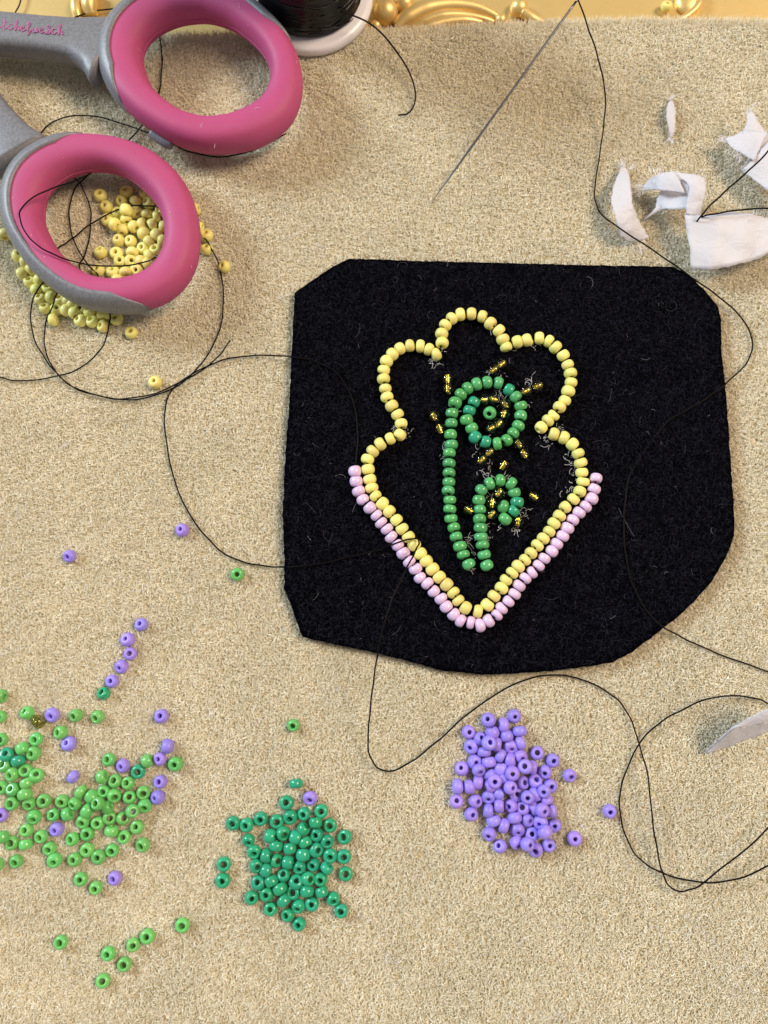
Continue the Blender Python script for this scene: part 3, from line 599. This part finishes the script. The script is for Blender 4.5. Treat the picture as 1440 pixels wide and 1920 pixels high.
# ---------------------------------------------------------------- needle
nd = empty("sewing_needle", P(805, 386, -.02)); tag(nd, "thin steel beading needle lying slanted with its eye threaded black", "needle", None)
a = P(803, 388, -.03) - nd.location; b = P(1080, 3, .98) - nd.location
pts = [a.lerp(b, t) for t in np.linspace(0, 1, 30)]
rr = [.0195 * min(1, .15 + 3.4 * t) for t in np.linspace(0, 1, 30)]
V, F = tube(pts, rr, 12); mesh_obj("shaft", V, F, M['steel'], nd)
d = (b - a).normalized(); s = d.cross(Vector((0, 0, 1))).normalized()
loop = [b + d * (.16 + .16 * math.cos(t)) * 1.0 + s * .028 * math.sin(t) for t in np.linspace(0, 2 * PI, 25)]
V, F = tube(loop, .009, 8); mesh_obj("eye", V, F, M['steel'], nd)

# ---------------------------------------------------------------- scissors
sc = empty("scissors", P(-120, 120, .1)); tag(sc, "pair of scissors with pink and grey ring handles, blades out of the picture", "scissors")
SO = sc.location.copy()
def polar(poly, c, th):
    """radius of the closed polyline poly about c in direction th (image angles)"""
    A = [(math.atan2(y - c[1], x - c[0]), math.hypot(x - c[0], y - c[1])) for x, y in poly]; A.sort()
    an = np.array([q[0] for q in A]); rd = np.array([q[1] for q in A])
    an = np.concatenate([an - 2 * PI, an, an + 2 * PI]); rd = np.concatenate([rd, rd, rd]); return float(np.interp((th + PI) % (2 * PI) - PI, an, rd))
lo_out = [(150, 253), (195, 255), (240, 265), (300, 295), (345, 340), (368, 390), (376, 440), (372, 495), (347, 543), (305, 573), (250, 584), (203, 582), (156, 574), (125, 557), (94, 533), (62, 505), (37, 468), (12, 427), (4, 385), (6, 343), (25, 305), (56, 278), (100, 259)]
lo_in = [(169, 324), (203, 324), (237, 334), (269, 356), (294, 381), (308, 415), (309, 452), (297, 484), (275, 506), (244, 519), (200, 523), (156, 509), (125, 487), (103, 459), (88, 427), (86, 390), (97, 362), (119, 343), (140, 331)]
up_out = [(183, 100), (196, 50), (230, 8), (280, -20), (330, -35), (390, -38), (440, -20), (479, 4), (500, 25), (525, 54), (546, 83), (562, 117), (568, 158), (565, 196), (550, 233), (521, 258), (479, 277), (417, 288), (354, 281), (312, 262), (271, 233), (238, 204), (205, 162), (188, 130)]
up_in = [(271, 117), (275, 87), (296, 67), (325, 52), (367, 45), (408, 48), (450, 65), (488, 92), (506, 121), (509, 150), (496, 179), (462, 204), (417, 217), (367, 216), (325, 200), (296, 179), (277, 150)]
RZ = .56
def ring(cx, cy, outer, inner, sh0, sh1, hb=.30):
    NN = 120; cen = []; half = []
    for i in range(NN):
        th = 2 * PI * i / NN; ro = polar(outer, (cx, cy), th); ri = polar(inner, (cx, cy), th)
        rm = (ro + ri) / 2; px, py = cx + rm * math.cos(th), cy + rm * math.sin(th)
        cen.append(P(px, py, RZ)); half.append((px, py, (ro - ri) / 2, th))
    ctr = sum(cen, Vector()) / NN
    W = []
    for i in range(NN):
        px, py, hpx, th = half[i]; q = P(px + math.cos(th), py + math.sin(th), RZ) - P(px, py, RZ)
        hcm = hpx * q.length; v = cen[i] - CAM; nrm = q.normalized(); tanv = (v.x * nrm.x + v.y * nrm.y) / abs(v.z)
        W.append(max(.17, math.sqrt(max(hcm ** 2 - (hb * tanv) ** 2, .17 ** 2))))
    W = [sum(W[(i + k) % NN] for k in range(-6, 7)) / 13 for i in range(NN)]
    cs = [sum((cen[(i + k) % NN] for k in range(-2, 3)), Vector()) / 5 for i in range(NN)]
    nr = []
    for i in range(NN):
        t = cs[(i + 1) % NN] - cs[i - 1]; nn = Vector((t.y, -t.x, 0)).normalized()
        if nn.dot(cs[i] - ctr) < 0: nn = -nn
        nr.append(nn)
    def sect(i, phi, g=0.0, p=.82):
        c, s_ = math.cos(phi), math.sin(phi)
        return cs[i] + nr[i] * ((W[i] + g) * math.copysign(abs(c) ** p, c)) + Vector((0, 0, (hb + g) * math.copysign(abs(s_) ** p, s_))) - SO
    V, F = [], []; NS = 28
    for i in range(NN):
        for k in range(NS): V.append(sect(i, 2 * PI * k / NS))
    for i in range(NN):
        for k in range(NS):
            F.append((i * NS + k, ((i + 1) % NN) * NS + k, ((i + 1) % NN) * NS + (k + 1) % NS, i * NS + (k + 1) % NS))
    grip = mesh_obj("finger_ring", V, F, M['grip'], sc)
    seam = [sect(i, PI * 1.02, .002) for i in range(NN)]; seam.append(seam[0].copy()); Vs, Fs = tube(seam, .009, 6); mesh_obj("mould_seam", Vs, Fs, M['grip'], sc)
    rows = []
    for _ in range(22):
        i = random.randrange(NN); c = sect(i, random.uniform(.1, 3.0), .003); a = random.uniform(0, 6.3); L = random.choice((.02, .03, .05, .09)); row = []
        for k in range(4): row.append(tuple(c)); c = c + Vector((math.cos(a), math.sin(a), random.uniform(-.1, .25))) * L / 3; a += random.gauss(0, .5)
        rows.append(row)
    rows = np.array(rows); curves_obj("dust", rows, np.full(rows.shape[:2], .0016), M['fuzz'], sc)
    # shell
    V, F = [], []; i0 = round(sh0 / 360 * NN); i1 = round(sh1 / 360 * NN); KS = 18
    for i in range(i0, i1 + 1):
        f = min(1, (i - i0) / 7, (i1 - i) / 7); f = math.sqrt(max(f, 0)); top = math.radians(-8 + 86 * f); bot = math.radians(-105)
        g = .004 + .026 * min(1, f * 1.5)
        for k in range(KS): V.append(sect(i % NN, bot + (top - bot) * k / (KS - 1), g))
        for k in range(KS): V.append(sect(i % NN, top + (bot - top) * k / (KS - 1), -.05))
    m = KS * 2
    for i in range(i1 - i0):
        for k in range(m): F.append((i * m + k, i * m + (k + 1) % m, (i + 1) * m + (k + 1) % m, (i + 1) * m + k))
    F.append(tuple(range(m))); F.append(tuple((i1 - i0) * m + k for k in reversed(range(m))))
    return V, F
def arm(cl, V, F, hb=.24):
    c = catmull([P(x, y, z) - SO for x, y, z, w in cl], 6)
    ws = np.interp(np.linspace(0, 1, len(c)), np.linspace(0, 1, len(cl)), [q[3] for q in cl]); b = len(V); NS = 24
    for i, q in enumerate(c):
        t = (c[min(i + 1, len(c) - 1)] - c[max(i - 1, 0)]).normalized(); n_ = Vector((-t.y, t.x, 0)).normalized()
        for k in range(NS):
            a = 2 * PI * k / NS; co, si = math.cos(a), math.sin(a)
            V.append(q + n_ * (ws[i] * math.copysign(abs(co) ** .5, co)) + Vector((0, 0, hb * math.copysign(abs(si) ** .6, si))))
    for i in range(len(c) - 1):
        for k in range(NS): F.append((b + i * NS + k, b + i * NS + (k + 1) % NS, b + (i + 1) * NS + (k + 1) % NS, b + (i + 1) * NS + k))
    F.append(tuple(b + k for k in reversed(range(NS)))); F.append(tuple(b + (len(c) - 1) * NS + k for k in range(NS)))
V, F = ring(190, 420, lo_out, lo_in, 58, 262)
arm([(-190, 0, .42, .34), (-120, 84, .45, .32), (-60, 156, .5, .31), (-5, 228, .54, .33), (22, 268, .56, .42), (40, 295, .56, .55)], V, F)
mesh_obj("handle", V, F, M['shell'], sc)
V, F = ring(386, 130, up_out, up_in, 157, 349)
arm([(-330, 44, .62, .36), (-200, 48, .60, .34), (-80, 56, .58, .33), (0, 64, .57, .33), (80, 72, .56, .33), (140, 79, .56, .36), (180, 88, .56, .50), (208, 100, .56, .66)], V, F)
mesh_obj("handle", V, F, M['shell'], sc)
V, F = tube(catmull([P(283, 247, .42) - SO, P(295, 258, .40) - SO, P(312, 268, .38) - SO, P(324, 273, .36) - SO], 5), [.05] + [.085] * 14 + [.05], 12)
o = mesh_obj("handle_tab", V, F, M['shell'], sc)
V, F = lathe([(0, .2), (.22, .2), (.26, .16), (.26, -.3), (0, -.3)], 24); mesh_obj("pivot_screw", V, F, M['steel'], sc, loc=P(-215, 20, .66) - SO)
for (q1, q2, z) in (((-190, 10), (-620, -60), .5), ((-190, 40), (-620, 20), .62)):
    a = P(*q1, z) - SO; b = P(*q2, z) - SO; V = []
    for t in np.linspace(0, 1, 8):
        c = a.lerp(b, t); w = .35 * (1 - t) + .02; V += [c + Vector((0, w, .05)), c + Vector((0, w, -.05)), c + Vector((0, -w, -.02)), c + Vector((0, -w, .0))]
    F = [(i * 4 + k, i * 4 + (k + 1) % 4, i * 4 + 4 + (k + 1) % 4, i * 4 + 4 + k) for i in range(7) for k in range(4)] + [(3, 2, 1, 0), (28, 29, 30, 31)]
    mesh_obj("blade", V, F, M['steel'], sc, smooth=False)
# worn cursive lettering printed on the far arm
LZ = RZ + .245
def stroke(pts, V, F, w=.010):
    c = catmull([P(x, y, LZ) - SO for x, y in pts], 5); tube(c, w, 5, V, F)
V, F = [], []
glyph = {'s': [(0, 8), (5, 3), (8, -5), (6, -9), (4, -4), (9, 3), (7, 8), (2, 7), (11, 4)], 't': [(0, 6), (5, -2), (6, -12), (4, 2), (6, 8), (10, 4), None, (1, -5), (10, -6)], 'i': [(0, 5), (4, -2), (4, 6), (7, 8), (9, 3)],
         'c': [(8, -2), (4, -3), (1, 3), (4, 8), (9, 4)], 'h': [(0, 4), (5, -6), (5, -13), (3, -8), (2, 8), (5, 0), (8, 0), (8, 7), (11, 5)], 'f': [(0, 5), (6, -6), (5, -13), (3, -4), (2, 14), (5, 9), (9, 4)], 'u': [(0, 0), (1, 7), (5, 7), (7, 0), (7, 7), (10, 5)], 'e': [(0, 4), (6, 1), (5, -3), (1, 2), (4, 8), (9, 5)]}
x = -32; base = 47.0
for ch in "stitchefuesch":
    seg = []
    for q in glyph[ch] + [None]:
        if q is None:
            if len(seg) > 1: stroke(seg, V, F)
            seg = []
        else: seg.append((x + q[0] * 1.1, base + (x) * .10 + q[1] * .95))
    x += 11.6
mesh_obj("lettering", V, F, M['print_'], sc)

# ---------------------------------------------------------------- thread spool
SPZ = .0
sp0 = P(583, 4, SPZ); spool = empty("thread_spool", sp0); tag(spool, "white plastic spool wound with black thread standing at the mat's far edge", "thread spool")
def rad_at(px_edge, py, z):  return (P(px_edge, py, z) - Vector((sp0.x, sp0.y, z))).length
FR, FT = 1.12, .22
fl = [(0, .0), (FR - .05, .0), (FR - .01, .03), (FR, .08), (FR, FT - .06), (FR - .03, FT - .02), (FR - .10, FT), (.5, FT), (0, FT)]
V, F = lathe(fl, 96); mesh_obj("flange", V, F, M['white'], spool)
V, F = lathe([(a_, z + 2.9) for a_, z in fl], 96); mesh_obj("flange", V, F, M['white'], spool)
prof = [(.5, FT)]
WR = .93; nzs = 84
for i in range(nzs):
    z = FT + .004 + (2.9 - FT - .01) * i / nzs; h = (2.9 - FT) / nzs; w = WR + random.uniform(-.014, .014) - .05 * math.exp(-(z - FT) / .10)
    prof += [(w, z), (w + .026, z + h * .5)]
prof += [(.5, 2.9)]
V, F = lathe(prof, 72); mesh_obj("wound_thread", V, F, M['winding'], spool)
# a few crossing strands on the winding
V, F = [], []
for q in range(60):
    a0 = random.uniform(-2.6, .6); z0 = random.uniform(.3, 2.6); sl = random.uniform(-.12, .12); ln = random.uniform(.8, 2.2)
    tube([Vector(((WR + .014) * math.cos(a0 + ln * t), (WR + .014) * math.sin(a0 + ln * t), max(FT + .02, z0 + sl * t * 3))) for t in np.linspace(0, 1, 24)], .009, 6, V, F)
mesh_obj("crossed_strand", V, F, M['winding'], spool)['kind'] = 'stuff'
tl = [(640, 22, .75), (664, 30, .62), (690, 42, .5), (715, 62, .4), (740, 92, .28), (762, 125, .18), (775, 155, .12), (779, 180, .08), (775, 200, .06), (764, 213, .06), (747, 216, .08)]
c = catmull([P(*q) - sp0 for q in tl], 7); V, F = tube(c, .0145, 8); mesh_obj("thread_tail", V, F, M['thread'], spool)

# ---------------------------------------------------------------- paper scraps
def loft(A, B, V, F, nu=12, nv=7, jit=.010):
    A = catmull([P(*q) for q in A], nv); B = catmull([P(*q) for q in B], nv); n = min(len(A), len(B)); b = len(V)
    for i in range(n):
        for k in range(nu + 1):
            t = k / nu; q = A[i].lerp(B[i], t); q.z += math.sin(t * PI) * .012 + .5 * random.uniform(-jit, jit) + .02 * math.sin(9 * q.x + 5 * q.y) * math.sin(7 * q.y - 4 * q.x)
            if k in (0, nu) or i in (0, n - 1): q.x += random.uniform(-jit, jit) * 1.3; q.y += random.uniform(-jit, jit) * 1.3
            V.append(q)
    for i in range(n - 1):
        for k in range(nu): F.append((b + i * (nu + 1) + k, b + i * (nu + 1) + k + 1, b + (i + 1) * (nu + 1) + k + 1, b + (i + 1) * (nu + 1) + k))
def paper(name, lofts, label, frays, cat="paper scrap"):
    V, F = [], []
    for A, B in lofts: loft(A, B, V, F)
    o0 = V[0].copy(); V = [v - o0 for v in V]
    root = empty(name, o0); tag(root, label, cat, "torn white paper scraps")
    o = mesh_obj("sheet", V, F, M['paper'], root)
    md = o.modifiers.new("thickness", 'SOLIDIFY'); md.thickness = .008; md.offset = 0
    rows = []
    for (x, y, z, n, sp, dirx, diry) in frays:
        for _ in range(n * 2):
            c = P(x + random.gauss(0, sp), y + random.gauss(0, sp), z) - o0; d = Vector((dirx + random.gauss(0, .5), -diry + random.gauss(0, .5), random.gauss(0, .3))).normalized(); L = random.uniform(.03, .17); row = []
            for k in range(4):
                row.append(tuple(c)); c = c + d * L / 3; d = (d + Vector((random.gauss(0, .3), random.gauss(0, .3), random.gauss(0, .2)))).normalized()
            rows.append(row)
    if rows:
        rows = np.array(rows); curves_obj("frayed_fibre", rows, np.full(rows.shape[:2], .003), M['fuzz'], root)
    return root
paper("paper_scrap", [([(1257, 187, .06), (1249, 205, .10), (1250, 225, .12), (1254, 242, .1), (1256, 259, .04)], [(1260, 187, .06), (1266, 200, .10), (1267, 222, .12), (1266, 243, .1), (1259, 260, .04)])],
      "tiny white torn paper sliver lying alone between needle and larger scraps", [(1258, 188, .06, 8, 2, 0, -1), (1257, 259, .05, 10, 2, 0, 1)])
paper("paper_scrap", [([(1166, 310, .1), (1152, 345, .28), (1147, 372, .36), (1152, 400, .38), (1160, 432, .28), (1168, 447, .2), (1178, 454, .12)], [(1174, 314, .1), (1180, 335, .28), (1183, 360, .36), (1186, 385, .38), (1198, 412, .28), (1208, 430, .2), (1215, 448, .12)])],
      "curved white paper strip with the black thread lying across its lower end", [(1168, 309, .1, 14, 3, 0, -1), (1182, 318, .1, 8, 2, .5, -1), (1196, 452, .12, 14, 8, .3, 1)])
paper("paper_scrap", [([(1204, 412, .05), (1228, 391, .16), (1236, 362, .24), (1262, 338, .36), (1292, 326, .46)], [(1206, 414, .05), (1236, 396, .16), (1245, 393, .24), (1266, 392, .36), (1289, 392, .46)]),
                      ([(1205, 349, .20), (1219, 335, .30), (1236, 327, .42), (1265, 321, .52)], [(1206, 357, .20), (1221, 355, .30), (1241, 357, .42), (1284, 362, .52)]),
                      ([(1262, 321, .52), (1291, 350, .56), (1286, 380, .50), (1285, 404, .42)], [(1322, 331, .52), (1324, 355, .56), (1318, 383, .50), (1311, 407, .42)]),
                      ([(1284, 404, .42), (1325, 403, .48), (1365, 397, .50), (1402, 401, .46), (1445, 410, .4), (1500, 420, .3)], [(1297, 503, .30), (1332, 505, .34), (1370, 499, .36), (1402, 491, .34), (1445, 474, .32), (1500, 450, .25)])],
      "largest white paper scrap, folded and torn, beside the felt's far corner", [(1206, 353, .2, 26, 5, -1, .2), (1232, 330, .4, 14, 8, -.3, -1), (1400, 401, .46, 14, 16, .3, -.5)])
paper("paper_scrap", [([(1401, 208, .45), (1400, 228, .42), (1392, 250, .38)], [(1410, 208, .45), (1424, 232, .42), (1438, 252, .38)]),
                      ([(1359, 259, .28), (1376, 254, .33), (1394, 246, .38), (1415, 247, .40), (1440, 248, .42)], [(1360, 262, .28), (1374, 279, .33), (1387, 286, .38), (1402, 297, .40), (1412, 303, .42)]),
                      ([(1404, 297, .40), (1440, 250, .42), (1475, 225, .42)], [(1390, 318, .30), (1440, 268, .32), (1480, 245, .32)]),
                      ([(1390, 318, .30), (1440, 268, .46), (1480, 240, .46)], [(1392, 322, .28), (1440, 358, .38), (1490, 390, .34)])],
      "white paper scrap torn into a star shape at the picture's upper right edge", [(1360, 260, .28, 14, 3, -1, 0), (1385, 286, .36, 20, 9, -.4, 1), (1405, 208, .45, 8, 3, 0, -1)])
paper("paper_scrap", [([(1324, 1409, .12), (1345, 1388, .3), (1372, 1364, .55), (1405, 1346, .70), (1440, 1328, .8), (1500, 1300, .8)], [(1324, 1410, .12), (1347, 1389, .3), (1374, 1367, .55), (1408, 1362, .62), (1440, 1353, .66), (1500, 1340, .66)]),
                      ([(1324, 1410, .12), (1347, 1389, .3), (1374, 1367, .55), (1408, 1362, .62), (1440, 1353, .66), (1500, 1340, .66)], [(1326, 1413, .1), (1352, 1404, .14), (1382, 1393, .24), (1410, 1383, .3), (1440, 1372, .35), (1500, 1350, .35)])],
      "folded white paper point entering above the lower thread loop", [])
